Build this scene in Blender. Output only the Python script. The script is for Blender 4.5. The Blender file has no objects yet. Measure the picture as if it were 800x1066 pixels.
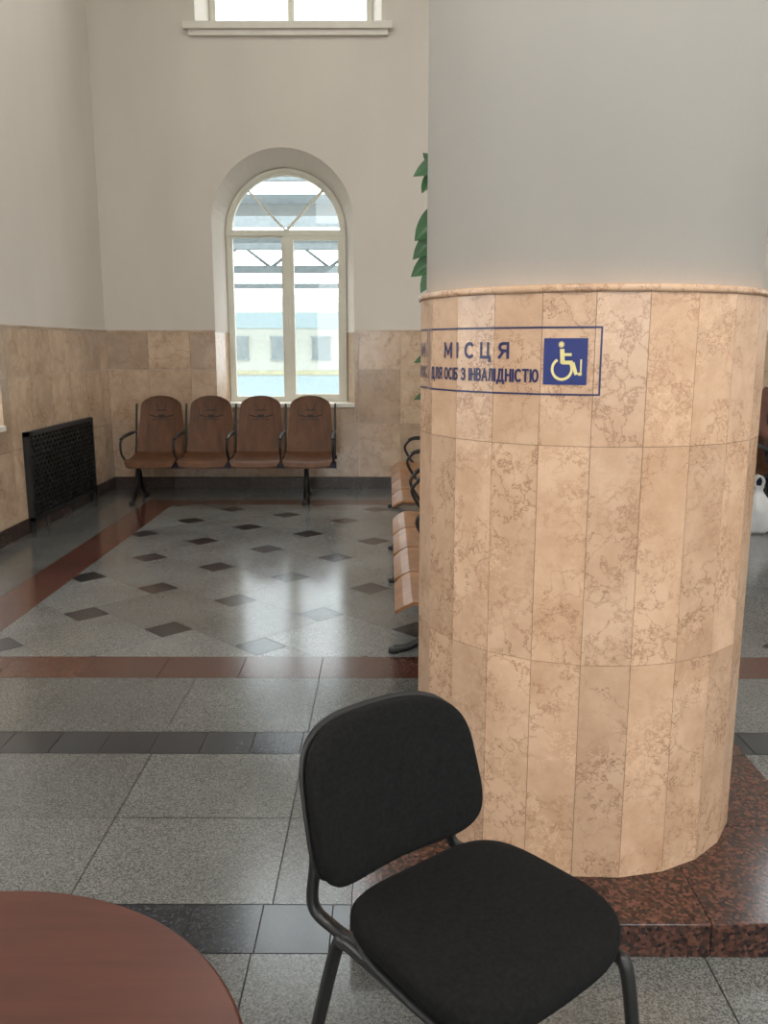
import bpy, bmesh, math, random
from mathutils import Vector, Matrix
random.seed(7)
scene = bpy.context.scene
scene.view_settings.view_transform = 'Standard'
scene.view_settings.look = 'None'
H = 1.4
XL, XR, YB, YF, ZC = -2.745, 6.2, 8.56, -4.0, 7.0
DADO = 1.53

# ------------------------------------------------------------------ materials
def newmat(name):
    m = bpy.data.materials.new(name); m.use_nodes = True
    nt = m.node_tree
    b = nt.nodes["Principled BSDF"]
    return m, nt, b
def N(nt, t, **kw):
    n = nt.nodes.new(t)
    for k, v in kw.items():
        if hasattr(n, k): setattr(n, k, v)
        else: n.inputs[k].default_value = v
    return n
def ramp(nt, stops):
    r = nt.nodes.new('ShaderNodeValToRGB')
    el = r.color_ramp.elements
    while len(el) < len(stops): el.new(0.5)
    for e, (p, c) in zip(el, stops):
        e.position = p; e.color = (c[0], c[1], c[2], 1)
    return r
def coords(nt):
    tc = nt.nodes.new('ShaderNodeTexCoord')
    at = N(nt, 'ShaderNodeAttribute', attribute_name='tint')
    sc = N(nt, 'ShaderNodeVectorMath', operation='SCALE'); sc.inputs['Scale'].default_value = 23.0
    nt.links.new(at.outputs['Color'], sc.inputs[0])
    ad = N(nt, 'ShaderNodeVectorMath', operation='ADD')
    nt.links.new(tc.outputs['Object'], ad.inputs[0]); nt.links.new(sc.outputs[0], ad.inputs[1])
    return ad.outputs[0], at
def tintmul(nt, col, at, lo, hi):
    sep = nt.nodes.new('ShaderNodeSeparateColor'); nt.links.new(at.outputs['Color'], sep.inputs[0])
    mr = N(nt, 'ShaderNodeMapRange'); mr.inputs[3].default_value = lo; mr.inputs[4].default_value = hi
    nt.links.new(sep.outputs[0], mr.inputs[0])
    mx = N(nt, 'ShaderNodeVectorMath', operation='SCALE')
    nt.links.new(col, mx.inputs[0]); nt.links.new(mr.outputs[0], mx.inputs['Scale'])
    return mx.outputs[0]
def mixc(nt, fac, a, b, mode='MIX'):
    mx = nt.nodes.new('ShaderNodeMix'); mx.data_type = 'RGBA'; mx.blend_type = mode
    for s, v in ((mx.inputs[0], fac), (mx.inputs[6], a), (mx.inputs[7], b)):
        if isinstance(v, (int, float)): s.default_value = v
        elif isinstance(v, tuple): s.default_value = (*v, 1)
        else: nt.links.new(v, s)
    return mx.outputs[2]

def marble(name, c1, c2, vein, rough=0.3, veinamt=0.75, vscale=5.0, lo=0.88, hi=1.1):
    m, nt, b = newmat(name)
    co, at = coords(nt)
    n1 = N(nt, 'ShaderNodeTexNoise'); n1.inputs['Scale'].default_value = 5.5; n1.inputs['Detail'].default_value = 9; n1.inputs['Roughness'].default_value = .68
    nt.links.new(co, n1.inputs['Vector'])
    r1 = ramp(nt, [(0.30, c1), (0.62, c2)]); nt.links.new(n1.outputs['Fac'], r1.inputs[0])
    def veins(scale, dist, width, seedoff, mlo, mhi):
        off = N(nt, 'ShaderNodeVectorMath', operation='ADD'); off.inputs[1].default_value = (seedoff, seedoff * .7, seedoff * 1.3)
        nt.links.new(co, off.inputs[0])
        n2 = N(nt, 'ShaderNodeTexNoise'); n2.inputs['Scale'].default_value = scale * 1.3; n2.inputs['Detail'].default_value = 6; n2.inputs['Roughness'].default_value = .65
        nt.links.new(off.outputs[0], n2.inputs['Vector'])
        sc = N(nt, 'ShaderNodeVectorMath', operation='SCALE'); sc.inputs['Scale'].default_value = dist
        nt.links.new(n2.outputs['Color'], sc.inputs[0])
        ad = N(nt, 'ShaderNodeVectorMath', operation='ADD'); nt.links.new(off.outputs[0], ad.inputs[0]); nt.links.new(sc.outputs[0], ad.inputs[1])
        vo = N(nt, 'ShaderNodeTexVoronoi', feature='DISTANCE_TO_EDGE'); vo.inputs['Scale'].default_value = scale
        nt.links.new(ad.outputs[0], vo.inputs['Vector'])
        r2 = ramp(nt, [(0.0, (1, 1, 1)), (width * .4, (.5, .5, .5)), (width, (0, 0, 0))]); nt.links.new(vo.outputs['Distance'], r2.inputs[0])
        n3 = N(nt, 'ShaderNodeTexNoise'); n3.inputs['Scale'].default_value = 4; nt.links.new(off.outputs[0], n3.inputs['Vector'])
        r3 = ramp(nt, [(mlo, (0, 0, 0)), (mhi, (1, 1, 1))]); nt.links.new(n3.outputs['Fac'], r3.inputs[0])
        mu = N(nt, 'ShaderNodeMath', operation='MULTIPLY'); nt.links.new(r2.outputs[0], mu.inputs[0]); nt.links.new(r3.outputs[0], mu.inputs[1])
        mu2 = N(nt, 'ShaderNodeMath', operation='MULTIPLY'); nt.links.new(mu.outputs[0], mu2.inputs[0]); mu2.inputs[1].default_value = veinamt
        return mu2.outputs[0]
    col = mixc(nt, veins(vscale, .36, .06, 0, .40, .60), r1.outputs[0], vein)
    col = mixc(nt, veins(vscale * .45, .8, .022, 9.1, .44, .58), col, tuple(x * .8 for x in vein))
    col = mixc(nt, veins(vscale * .8, .6, .05, 4.7, .5, .6), col, tuple(min(1, x * 1.2) for x in c2))
    col = tintmul(nt, col, at, lo, hi)
    nt.links.new(col, b.inputs['Base Color'])
    b.inputs['Roughness'].default_value = rough
    return m

def granite(name, cols, rough=0.22, scale=160, lo=0.85, hi=1.12, spec=.5):
    m, nt, b = newmat(name)
    co, at = coords(nt)
    v = N(nt, 'ShaderNodeTexVoronoi'); v.inputs['Scale'].default_value = scale
    nt.links.new(co, v.inputs['Vector'])
    sep = nt.nodes.new('ShaderNodeSeparateColor'); nt.links.new(v.outputs['Color'], sep.inputs[0])
    k = len(cols)
    r = ramp(nt, [(0.08 + i * 0.84 / (k - 1), c) for i, c in enumerate(cols)]); nt.links.new(sep.outputs[0], r.inputs[0])
    col = r.outputs[0]
    n1 = N(nt, 'ShaderNodeTexNoise'); n1.inputs['Scale'].default_value = 1.7; n1.inputs['Detail'].default_value = 5
    tc = nt.nodes.new('ShaderNodeTexCoord'); nt.links.new(tc.outputs['Object'], n1.inputs['Vector'])
    r4 = ramp(nt, [(0.3, (.75, .75, .75)), (0.7, (1.06, 1.06, 1.06))]); nt.links.new(n1.outputs['Fac'], r4.inputs[0])
    col = mixc(nt, 1.0, col, r4.outputs[0], 'MULTIPLY')
    col = tintmul(nt, col, at, lo, hi)
    nt.links.new(col, b.inputs['Base Color'])
    rr = N(nt, 'ShaderNodeMapRange'); rr.inputs[3].default_value = rough * .8; rr.inputs[4].default_value = rough * 1.35
    nt.links.new(n1.outputs['Fac'], rr.inputs[0]); nt.links.new(rr.outputs[0], b.inputs['Roughness'])
    b.inputs['Specular IOR Level'].default_value = spec
    return m

def plain(name, c, rough=0.6, metal=0.0, noise=0.12, scale=8.0, bump=0.0, spec=.5):
    m, nt, b = newmat(name)
    tc = nt.nodes.new('ShaderNodeTexCoord')
    n1 = N(nt, 'ShaderNodeTexNoise'); n1.inputs['Scale'].default_value = scale; n1.inputs['Detail'].default_value = 5
    nt.links.new(tc.outputs['Object'], n1.inputs['Vector'])
    a = tuple(x * (1 - noise) for x in c); d = tuple(min(1, x * (1 + noise)) for x in c)
    r = ramp(nt, [(0.3, a), (0.7, d)]); nt.links.new(n1.outputs['Fac'], r.inputs[0])
    nt.links.new(r.outputs[0], b.inputs['Base Color'])
    b.inputs['Roughness'].default_value = rough; b.inputs['Metallic'].default_value = metal
    b.inputs['Specular IOR Level'].default_value = spec
    if bump:
        bp = N(nt, 'ShaderNodeBump'); bp.inputs['Strength'].default_value = bump; bp.inputs['Distance'].default_value = .002
        n2 = N(nt, 'ShaderNodeTexNoise'); n2.inputs['Scale'].default_value = scale * 8
        nt.links.new(tc.outputs['Object'], n2.inputs['Vector'])
        nt.links.new(n2.outputs['Fac'], bp.inputs['Height']); nt.links.new(bp.outputs[0], b.inputs['Normal'])
    return m

def plaster(name, c):
    m, nt, b = newmat(name)
    tc = nt.nodes.new('ShaderNodeTexCoord')
    n1 = N(nt, 'ShaderNodeTexNoise'); n1.inputs['Scale'].default_value = 0.8; n1.inputs['Detail'].default_value = 6
    mp = nt.nodes.new('ShaderNodeMapping'); mp.inputs['Scale'].default_value = (1.6, 1.6, .5)
    nt.links.new(tc.outputs['Object'], mp.inputs[0]); nt.links.new(mp.outputs[0], n1.inputs['Vector'])
    r = ramp(nt, [(0.3, tuple(x * .90 for x in c)), (0.68, c)]); nt.links.new(n1.outputs['Fac'], r.inputs[0])
    nt.links.new(r.outputs[0], b.inputs['Base Color']); b.inputs['Roughness'].default_value = .75
    bp = N(nt, 'ShaderNodeBump'); bp.inputs['Strength'].default_value = .12; bp.inputs['Distance'].default_value = .004
    n2 = N(nt, 'ShaderNodeTexNoise'); n2.inputs['Scale'].default_value = 60
    nt.links.new(tc.outputs['Object'], n2.inputs['Vector'])
    nt.links.new(n2.outputs['Fac'], bp.inputs['Height']); nt.links.new(bp.outputs[0], b.inputs['Normal'])
    return m

def wood(name, c1, c2, rough=.35, axis=(1, 1, 1), scale=6.0):
    m, nt, b = newmat(name)
    tc = nt.nodes.new('ShaderNodeTexCoord')
    mp = nt.nodes.new('ShaderNodeMapping'); mp.inputs['Scale'].default_value = axis
    nt.links.new(tc.outputs['Object'], mp.inputs[0])
    n1 = N(nt, 'ShaderNodeTexNoise'); n1.inputs['Scale'].default_value = scale; n1.inputs['Detail'].default_value = 8; n1.inputs['Distortion'].default_value = .6
    nt.links.new(mp.outputs[0], n1.inputs['Vector'])
    r = ramp(nt, [(0.3, c1), (0.7, c2)]); nt.links.new(n1.outputs['Fac'], r.inputs[0])
    nt.links.new(r.outputs[0], b.inputs['Base Color']); b.inputs['Roughness'].default_value = rough
    return m

M = {}
M['plaster'] = plaster('plaster_wall', (.665, .61, .545))
M['plaster_col'] = plaster('plaster_column', (.84, .80, .745))
M['ceil'] = plain('ceiling_paint', (.75, .74, .7), .8)
M['marble'] = marble('marble_column_slab', (.475, .29, .18), (.63, .425, .29), (.24, .11, .055), rough=.26, vscale=8.5, veinamt=.74, lo=.85, hi=1.10)
M['marble_w'] = marble('marble_wall_tile', (.41, .28, .19), (.56, .41, .29), (.24, .13, .075), rough=.14, vscale=4.2, veinamt=.5, lo=.80, hi=1.12)
M['gr_grey'] = granite('granite_grey', [(.06, .062, .060), (.105, .107, .104), (.15, .152, .147), (.20, .20, .192)], rough=.17, scale=300, spec=.6)
M['gr_lite'] = granite('granite_light', [(.09, .095, .096), (.145, .149, .148), (.20, .203, .20), (.26, .262, .255)], rough=.155, scale=300, spec=.75)
M['gr_dark'] = granite('granite_dark', [(.008, .010, .014), (.018, .020, .026), (.035, .038, .048)], rough=.16, lo=.6, hi=1.6, spec=.65)
M['gr_red'] = granite('granite_red', [(.035, .014, .010), (.10, .036, .025), (.155, .06, .042), (.08, .034, .027)], rough=.16, scale=150, spec=.6)
M['gr_plinth'] = granite('granite_plinth', [(.018, .012, .012), (.06, .025, .018), (.14, .060, .042), (.04, .023, .020)], rough=.13, scale=120)
M['grout'] = plain('floor_grout', (.03, .03, .028), .8)
M['base'] = granite('granite_baseboard', [(.02, .014, .013), (.05, .03, .025), (.09, .055, .045)], rough=.25)
M['core'] = plain('joint_mortar', (.24, .15, .09), .9)
M['white'] = plain('white_window_paint', (.66, .64, .55), .45, noise=.04)
M['sill'] = plain('sill_paint', (.70, .66, .59), .5, noise=.04)
M['black'] = plain('black_metal', (.012, .012, .013), .35, noise=.1)
M['grille'] = plain('black_grille_metal', (.010, .010, .010), .5)
M['fabric'] = plain('black_fabric', (.008, .008, .0085), .95, noise=.35, scale=120, bump=.5, spec=.18)
M['plastic'] = plain('black_plastic', (.01, .01, .011), .5)
M['bluemetal'] = plain('dark_blue_metal', (.010, .015, .045), .35)
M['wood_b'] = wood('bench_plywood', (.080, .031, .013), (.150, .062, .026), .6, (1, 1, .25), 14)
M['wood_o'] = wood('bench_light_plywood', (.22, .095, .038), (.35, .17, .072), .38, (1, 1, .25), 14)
M['logo'] = plain('bench_logo_print', (.02, .010, .007), .6)
M['table'] = wood('table_laminate', (.062, .017, .011), (.092, .027, .017), .36, (1, 9, 1), 5)
M['navy'] = plain('navy_vinyl', (.018, .020, .09), .35, noise=.05)
M['blue'] = plain('blue_vinyl', (.012, .025, .16), .35, noise=.05)
M['yellow'] = plain('cream_vinyl', (.75, .66, .30), .4, noise=.05)
M['leaf'] = plain('leaf_green', (.035, .11, .04), .35, noise=.4, scale=6)
M['stem'] = plain('stem_green', (.09, .11, .04), .6)
M['pot'] = plain('terracotta_pot', (.30, .13, .07), .7)
M['soil'] = plain('soil', (.03, .02, .014), .95, noise=.4, scale=40)
M['skin'] = plain('skin', (.50, .29, .20), .5, noise=.06)
M['jacket'] = plain('brown_jacket', (.11, .045, .03), .8, noise=.2)
M['trousers'] = plain('dark_trousers', (.02, .02, .026), .85, noise=.2)
M['shoe'] = plain('black_shoe_leather', (.012, .01, .01), .4)
M['hair'] = plain('dark_hair', (.02, .013, .01), .6, noise=.4, scale=60)
M['eye'] = plain('eye_white', (.7, .7, .68), .2)
M['lip'] = plain('lips', (.35, .12, .10), .5)
M['bag'] = plain('white_plastic_bag', (.55, .55, .55), .4, noise=.1)
M['steel'] = plain('canopy_blue_steel', (.19, .225, .235), .5)
M['roofsheet'] = plain('canopy_roof_sheet', (.30, .33, .325), .6)
M['tr_blue'] = plain('train_blue_paint', (.25, .325, .34), .4, noise=.04)
M['tr_white'] = plain('train_white_paint', (.34, .355, .31), .4, noise=.04)
M['tr_win'] = plain('train_window_glass', (.14, .17, .17), .15)
M['tr_yel'] = plain('train_yellow_stripe', (.33, .32, .20), .4)
M['asphalt'] = plain('platform_asphalt', (.20, .20, .19), .9)
def emis(name, c, s):
    m, nt, b = newmat(name); b.inputs['Emission Color'].default_value = (*c, 1); b.inputs['Emission Strength'].default_value = s
    b.inputs['Base Color'].default_value = (*c, 1); return m
M['fillglow'] = emis('fill_glow', (1, .93, .82), 3.0)  # glowing underside of the added, unseen fill lights
def glassmat():
    m = bpy.data.materials.new('window_glass'); m.use_nodes = True; nt = m.node_tree; nt.nodes.clear()
    o = nt.nodes.new('ShaderNodeOutputMaterial'); t = nt.nodes.new('ShaderNodeBsdfTransparent'); g = nt.nodes.new('ShaderNodeBsdfGlossy')
    g.inputs['Roughness'].default_value = .02; t.inputs[0].default_value = (.93, .96, .95, 1)
    mx = nt.nodes.new('ShaderNodeMixShader'); mx.inputs[0].default_value = .06
    nt.links.new(t.outputs[0], mx.inputs[1]); nt.links.new(g.outputs[0], mx.inputs[2]); nt.links.new(mx.outputs[0], o.inputs[0])
    return m
M['glass'] = glassmat()

# ------------------------------------------------------------------ mesh builder
class MB:
    def __init__(s): s.v = []; s.f = []; s.m = []; s.t = []; s.sm = []; s.mats = []
    def mi(s, k):
        if k not in s.mats: s.mats.append(k)
        return s.mats.index(k)
    def add(s, verts, faces, mat, tint=None, smooth=False):
        o = len(s.v); s.v += [tuple(p) for p in verts]; i = s.mi(mat)
        if tint is None: tint = (random.random(), random.random(), random.random())
        for f in faces:
            s.f.append([o + a for a in f]); s.m.append(i); s.t.append(tint); s.sm.append(smooth)
    def poly(s, pts, mat, tint=None): s.add(pts, [list(range(len(pts)))], mat, tint)
    def box(s, a, b, mat, tint=None, T=None):
        x0, y0, z0 = a; x1, y1, z1 = b
        vs = [Vector(p) for p in ((x0, y0, z0), (x1, y0, z0), (x1, y1, z0), (x0, y1, z0), (x0, y0, z1), (x1, y0, z1), (x1, y1, z1), (x0, y1, z1))]
        if T: vs = [T(p) if callable(T) else T @ p for p in vs]
        s.add(vs, [(0, 3, 2, 1), (4, 5, 6, 7), (0, 1, 5, 4), (1, 2, 6, 5), (2, 3, 7, 6), (3, 0, 4, 7)], mat, tint)
    def prism(s, P, poly, d0, d1, mat, tint=None, smooth=False):
        n = len(poly)
        vs = [P(u, z, d0) for u, z in poly] + [P(u, z, d1) for u, z in poly]
        fs = [list(range(n)), list(range(2 * n - 1, n - 1, -1))] + [[i, (i + 1) % n, n + (i + 1) % n, n + i] for i in range(n)]
        s.add(vs, fs, mat, tint, smooth)
    def tube(s, pts, r, mat, n=10, sub=0, squash=1.0):
        pts = [Vector(p) for p in pts]
        if sub:
            q = []; L = len(pts)
            for i in range(L - 1):
                p0 = pts[max(i - 1, 0)]; p1 = pts[i]; p2 = pts[i + 1]; p3 = pts[min(i + 2, L - 1)]
                for k in range(sub):
                    t = k / sub
                    q.append(.5 * ((2 * p1) + (p2 - p0) * t + (2 * p0 - 5 * p1 + 4 * p2 - p3) * t * t + (3 * p1 - p0 - 3 * p2 + p3) * t ** 3))
            q.append(pts[-1]); pts = q
        vs = []; up = None; L = len(pts)
        for i, p in enumerate(pts):
            t = (pts[min(i + 1, L - 1)] - pts[max(i - 1, 0)]).normalized()
            if up is None:
                up = Vector((0, 0, 1)) if abs(t.z) < .9 else Vector((0, 1, 0))
            up = (up - t * up.dot(t)).normalized(); sd = t.cross(up)
            rr = r[i] if isinstance(r, (list, tuple)) else r
            for k in range(n):
                a = 2 * math.pi * k / n
                vs.append(p + sd * math.cos(a) * rr + up * math.sin(a) * rr * squash)
        fs = [[i * n + k, i * n + (k + 1) % n, (i + 1) * n + (k + 1) % n, (i + 1) * n + k] for i in range(L - 1) for k in range(n)]
        fs += [list(range(n - 1, -1, -1)), [(L - 1) * n + k for k in range(n)]]
        s.add(vs, fs, mat, None, True)
    def lathe(s, prof, c, mat, n=32, smooth=True):
        vs = []; L = len(prof)
        for r, z in prof:
            for k in range(n):
                a = 2 * math.pi * k / n; vs.append((c[0] + r * math.cos(a), c[1] + r * math.sin(a), c[2] + z))
        fs = [[i * n + k, i * n + (k + 1) % n, (i + 1) * n + (k + 1) % n, (i + 1) * n + k] for i in range(L - 1) for k in range(n)]
        fs += [list(range(n - 1, -1, -1)), [(L - 1) * n + k for k in range(n)]]
        s.add(vs, fs, mat, None, smooth)
    def obj(s, name, parent=None, recalc=True, bevel=0, auto=False):
        me = bpy.data.meshes.new(name); me.from_pydata(s.v, [], s.f)
        for k in s.mats: me.materials.append(M[k])
        me.polygons.foreach_set('material_index', s.m); me.polygons.foreach_set('use_smooth', s.sm)
        ca = me.color_attributes.new('tint', 'FLOAT_COLOR', 'CORNER')
        dat = []
        for p, t in zip(me.polygons, s.t):
            for _ in p.loop_indices: dat += [t[0], t[1], t[2], 1]
        ca.data.foreach_set('color', dat)
        if recalc:
            bm = bmesh.new(); bm.from_mesh(me); bmesh.ops.recalc_face_normals(bm, faces=bm.faces); bm.to_mesh(me); bm.free()
        me.update()
        o = bpy.data.objects.new(name, me); scene.collection.objects.link(o)
        if parent: o.parent = parent
        if bevel:
            b = o.modifiers.new('bevel', 'BEVEL'); b.width = bevel; b.segments = 2; b.limit_method = 'ANGLE'
        return o
def empty(name, loc=(0, 0, 0), rz=0):
    e = bpy.data.objects.new(name, None); e.location = loc; e.rotation_euler = (0, 0, rz); e.empty_display_size = .2
    scene.collection.objects.link(e); return e

# ------------------------------------------------------------------ room shell
PB = lambda u, z, d: (u, YB + d, z)
PL = lambda u, z, d: (XL - d, u, z)
PR = lambda u, z, d: (XR + d, u, z)
PF = lambda u, z, d: (u, YF - d, z)
SPL, REC, THK = .088, .28, .5
DROP = .05
def arch_op(u0, u1, z0=.84, top=3.22):
    r = (u1 - u0) / 2; return dict(u0=u0, u1=u1, z0=z0, z1=top - r, arch=True, top=top)
def rect_op(u0, u1, z0, z1): return dict(u0=u0, u1=u1, z0=z0, z1=z1, arch=False, top=z1)
def outline(o, inset=0, n=28):
    u0, u1, z0 = o['u0'] + inset, o['u1'] - inset, o['z0']
    pts = [(u0, z0)]
    if z0 < DADO: pts.append((u0, DADO))
    if o['arch']:
        c = (o['u0'] + o['u1']) / 2; r = (u1 - u0) / 2; zc = o['z1'] - (DROP if inset else 0)
        for k in range(n + 1):
            a = math.pi - math.pi * k / n; pts.append((c + r * math.cos(a), zc + r * math.sin(a)))
    else:
        pts += [(u0, o['z1'] - inset), (u1, o['z1'] - inset)]
    if z0 < DADO: pts.append((u1, DADO))
    pts.append((u1, z0)); return pts
def build_wall(name, P, U0, U1, ops):
    m = MB(); t = (.5, .5, .5)
    us = sorted({U0, U1, *[o['u0'] for o in ops], *[o['u1'] for o in ops]})
    zs = sorted({0, ZC, *[o['z0'] for o in ops], *[o['top'] for o in ops]})
    for a, b in zip(us, us[1:]):
        for c, d in zip(zs, zs[1:]):
            mu, mz = (a + b) / 2, (c + d) / 2
            if any(o['u0'] < mu < o['u1'] and o['z0'] < mz < o['top'] for o in ops): continue
            m.poly([P(a, c, 0), P(b, c, 0), P(b, d, 0), P(a, d, 0)], 'plaster', t)
    for o in ops:
        out = outline(o); inn = outline(o, SPL)
        if o['arch']:
            ap = [p for p in out if p[1] >= o['z1'] - 1e-6]
            for p, q in zip(ap, ap[1:]):
                m.poly([P(*p, 0), P(*q, 0), P(q[0], o['top'], 0), P(p[0], o['top'], 0)], 'plaster', t)
        L = len(out)
        for i in range(L):
            j = (i + 1) % L
            mat = 'marble_w' if max(out[i][1], out[j][1]) <= DADO + 1e-4 and o['z0'] < DADO else 'plaster'
            if i == L - 1: mat = 'sill'
            m.add([P(*out[i], 0), P(*out[j], 0), P(*inn[j], REC), P(*inn[i], REC)], [(0, 1, 2, 3)], mat, t)
            m.add([P(*inn[i], REC), P(*inn[j], REC), P(*inn[j], THK), P(*inn[i], THK)], [(0, 1, 2, 3)], 'plaster', t)
    w = m.obj(name, recalc=False)
    m = MB(); rows = [.115, .647, 1.173, DADO]
    lo = [o for o in ops if o['z0'] < DADO]
    tw = .41; k0 = int((U1 - U0) / tw) + 1
    for r0, r1 in zip(rows, rows[1:]):
        for k in range(k0):
            a = U0 + k * tw; b = min(U1, a + tw)
            if b - a < .01: continue
            rects = [(a, b, r0, r1)]
            for o in lo:
                new = []
                for (p, q, s_, t_) in rects:
                    if q <= o['u0'] or p >= o['u1'] or t_ <= o['z0'] or s_ >= o['top']: new.append((p, q, s_, t_)); continue
                    if p < o['u0']: new.append((p, o['u0'], s_, t_))
                    if q > o['u1']: new.append((o['u1'], q, s_, t_))
                    if s_ < o['z0']: new.append((max(p, o['u0']), min(q, o['u1']), s_, o['z0']))
                    if t_ > o['top']: new.append((max(p, o['u0']), min(q, o['u1']), o['top'], t_))
                rects = new
            ti = (random.random(), random.random(), random.random()); g = .0012
            for (p, q, s_, t_) in rects:
                if q - p < .01: continue
                m.prism(P, [(p + g, s_ + g), (q - g, s_ + g), (q - g, t_ - g), (p + g, t_ - g)], -.018, -.001, 'marble_w', ti)
    m.obj(name + '_marble_cladding', w)
    m = MB()
    segs = [(U0, U1)]
    for o in lo:
        ns = []
        for p, q in segs:
            if o['u0'] > p and o['u1'] < q: ns += [(p, o['u0']), (o['u1'], q)]
            else: ns.append((p, q))
        segs = ns
    for p, q in segs:
        m.prism(P, [(p, DADO), (q, DADO), (q, DADO + .018), (p, DADO + .018)], -.024, -.001, 'marble_w')
    m.obj(name + '_cap_moulding', w)
    return w
def bbseg(name, P, segs):
    m = MB()
    for U0, U1 in segs:
        k = U0
        while k < U1 - .01:
            e = min(U1, k + .6)
            m.prism(P, [(k + .001, 0), (e - .001, 0), (e - .001, .115), (k + .001, .115)], -.03, -.001, 'base'); k = e
    m.obj(name, bevel=.003)

ops_b = [arch_op(-1.675, -.325), arch_op(1.1, 2.45), arch_op(4.2, 5.55), rect_op(-1.76, -.06, 4.27, 6.1), rect_op(1.0, 2.6, 4.27, 6.1), rect_op(4.1, 5.7, 4.27, 6.1)]
ops_l = [arch_op(4.78, 6.13), arch_op(1.3, 2.65), arch_op(-2.0, -.65), rect_op(4.6, 6.3, 4.27, 6.1), rect_op(1.1, 2.8, 4.27, 6.1), rect_op(-2.2, -.5, 4.27, 6.1)]
ops_r = [arch_op(4.9, 6.3), arch_op(1.3, 2.65), arch_op(-2.0, -.65), rect_op(4.6, 6.3, 4.27, 6.1), rect_op(1.1, 2.8, 4.27, 6.1), rect_op(-2.2, -.5, 4.27, 6.1)]
ops_f = [arch_op(-1.9, .0, .5, 3.6), arch_op(1.0, 2.9, .5, 3.6), arch_op(3.7, 5.6, .5, 3.6), rect_op(-1.9, .0, 4.27, 6.3), rect_op(1.0, 2.9, 4.27, 6.3), rect_op(3.7, 5.6, 4.27, 6.3)]
build_wall('wall_back', PB, XL, XR, ops_b)
build_wall('wall_left', PL, YF, YB, ops_l)
build_wall('wall_right', PR, YF, YB, ops_r)
build_wall('wall_front', PF, XL, XR, ops_f)
bbseg('baseboard_back', PB, [(XL, XR)]); bbseg('baseboard_left', PL, [(YF, YB - .03)])
bbseg('baseboard_right', PR, [(YF, YB - .03)]); bbseg('baseboard_front', PF, [(XL + .03, XR - .03)])
m = MB(); m.box((XL - .5, YF - .5, ZC), (XR + .5, YB + .5, ZC + .2), 'ceil'); m.obj('ceiling')

# windows
wn = [0]
def bar(m, P, a, b, w, d0, d1, mat='white'):
    a = Vector(a); b = Vector(b); t = (b - a).normalized(); s = Vector((-t.y, t.x)) * w / 2
    m.prism(P, [tuple(a - s), tuple(b - s), tuple(b + s), tuple(a + s)], d0, d1, mat)
def frame_rect(m, P, u0, u1, z0, z1, w, d0, d1):
    for (a, b, c, d) in ((u0, u0 + w, z0, z1), (u1 - w, u1, z0, z1), (u0 + w, u1 - w, z0, z0 + w), (u0 + w, u1 - w, z1 - w, z1)):
        m.prism(P, [(a, c), (b, c), (b, d), (a, d)], d0, d1, 'white')
def window(P, o):
    wn[0] += 1; e = empty('window_%d' % wn[0])
    m = MB(); u0, u1 = o['u0'] + SPL, o['u1'] - SPL; z0, z1 = o['z0'], o['z1']; c = (u0 + u1) / 2; R = (u1 - u0) / 2
    D0, D1 = REC - .02, REC + .06
    if o['arch']:
        z1 = z1 - DROP; zt = z1 - .01
        frame_rect(m, P, u0, u1, z0, zt, .035, D0, D1)
        m.prism(P, [(u0, zt - .025), (u1, zt - .025), (u1, zt + .025), (u0, zt + .025)], D0 - .01, D1, 'white')
        m.prism(P, [(c - .028, z0), (c + .028, z0), (c + .028, zt), (c - .028, zt)], D0 - .012, D1, 'white')
        frame_rect(m, P, u0 + .035, c - .025, z0 + .035, zt - .022, .022, D0 + .01, D1 - .01)
        frame_rect(m, P, c + .025, u1 - .035, z0 + .035, zt - .022, .045, D0 - .005, D1 - .01)
        n = 32
        for k in range(n):
            a = math.pi * k / n; b = math.pi * (k + 1) / n
            for (ro, ri, e0, e1) in ((R, R - .035, D0, D1), (R - .03, R - .06, D0 + .01, D1 - .01)):
                m.prism(P, [(c + ro * math.cos(a), z1 + ro * math.sin(a)), (c + ro * math.cos(b), z1 + ro * math.sin(b)), (c + ri * math.cos(b), z1 + ri * math.sin(b)), (c + ri * math.cos(a), z1 + ri * math.sin(a))], e0, e1, 'white')
        for ang in (47, 133):
            a = math.radians(ang); bar(m, P, (c, zt + .02), (c + (R - .05) * math.cos(a), z1 + (R - .05) * math.sin(a)), .02, D0 + .005, D1 - .015)
        m.prism(P, [(c - .008, z0 + .75), (c + .008, z0 + .75), (c + .008, z0 + .87), (c - .008, z0 + .87)], D0 - .04, D0 - .01, 'sill')
    else:
        frame_rect(m, P, u0, u1, z0, z1 - SPL, .055, D0, D1)
        m.prism(P, [(c - .03, z0), (c + .03, z0), (c + .03, z1 - SPL), (c - .03, z1 - SPL)], D0, D1, 'white')
        m.prism(P, [(u0, z1 - .75), (u1, z1 - .75), (u1, z1 - .68), (u0, z1 - .68)], D0, D1, 'white')
    m.obj('frame', e)
    g = MB(); pts = outline(o, SPL + .01)
    g.add([P(p[0], p[1], REC + .02) for p in pts], [list(range(len(pts)))], 'glass'); g.obj('glass_pane', e, recalc=False)
    s = MB()
    if o['arch']:
        s.prism(P, [(o['u0'] - .0, z0 - .035), (o['u1'] + .0, z0 - .035), (o['u1'], z0 + .004), (o['u0'], z0 + .004)], -.035, REC - .02, 'sill')
    else:
        a, b = o['u0'] - .1, o['u1'] + .1
        s.prism(P, [(a, z0 - .05), (b, z0 - .05), (b, z0 + .012), (a, z0 + .012)], -.07, REC - .02, 'sill')
        s.prism(P, [(a + .04, z0 - .10), (b - .04, z0 - .10), (b - .04, z0 - .05), (a + .04, z0 - .05)], -.04, -.001, 'sill')
    s.obj('sill', e, bevel=.004)
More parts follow.
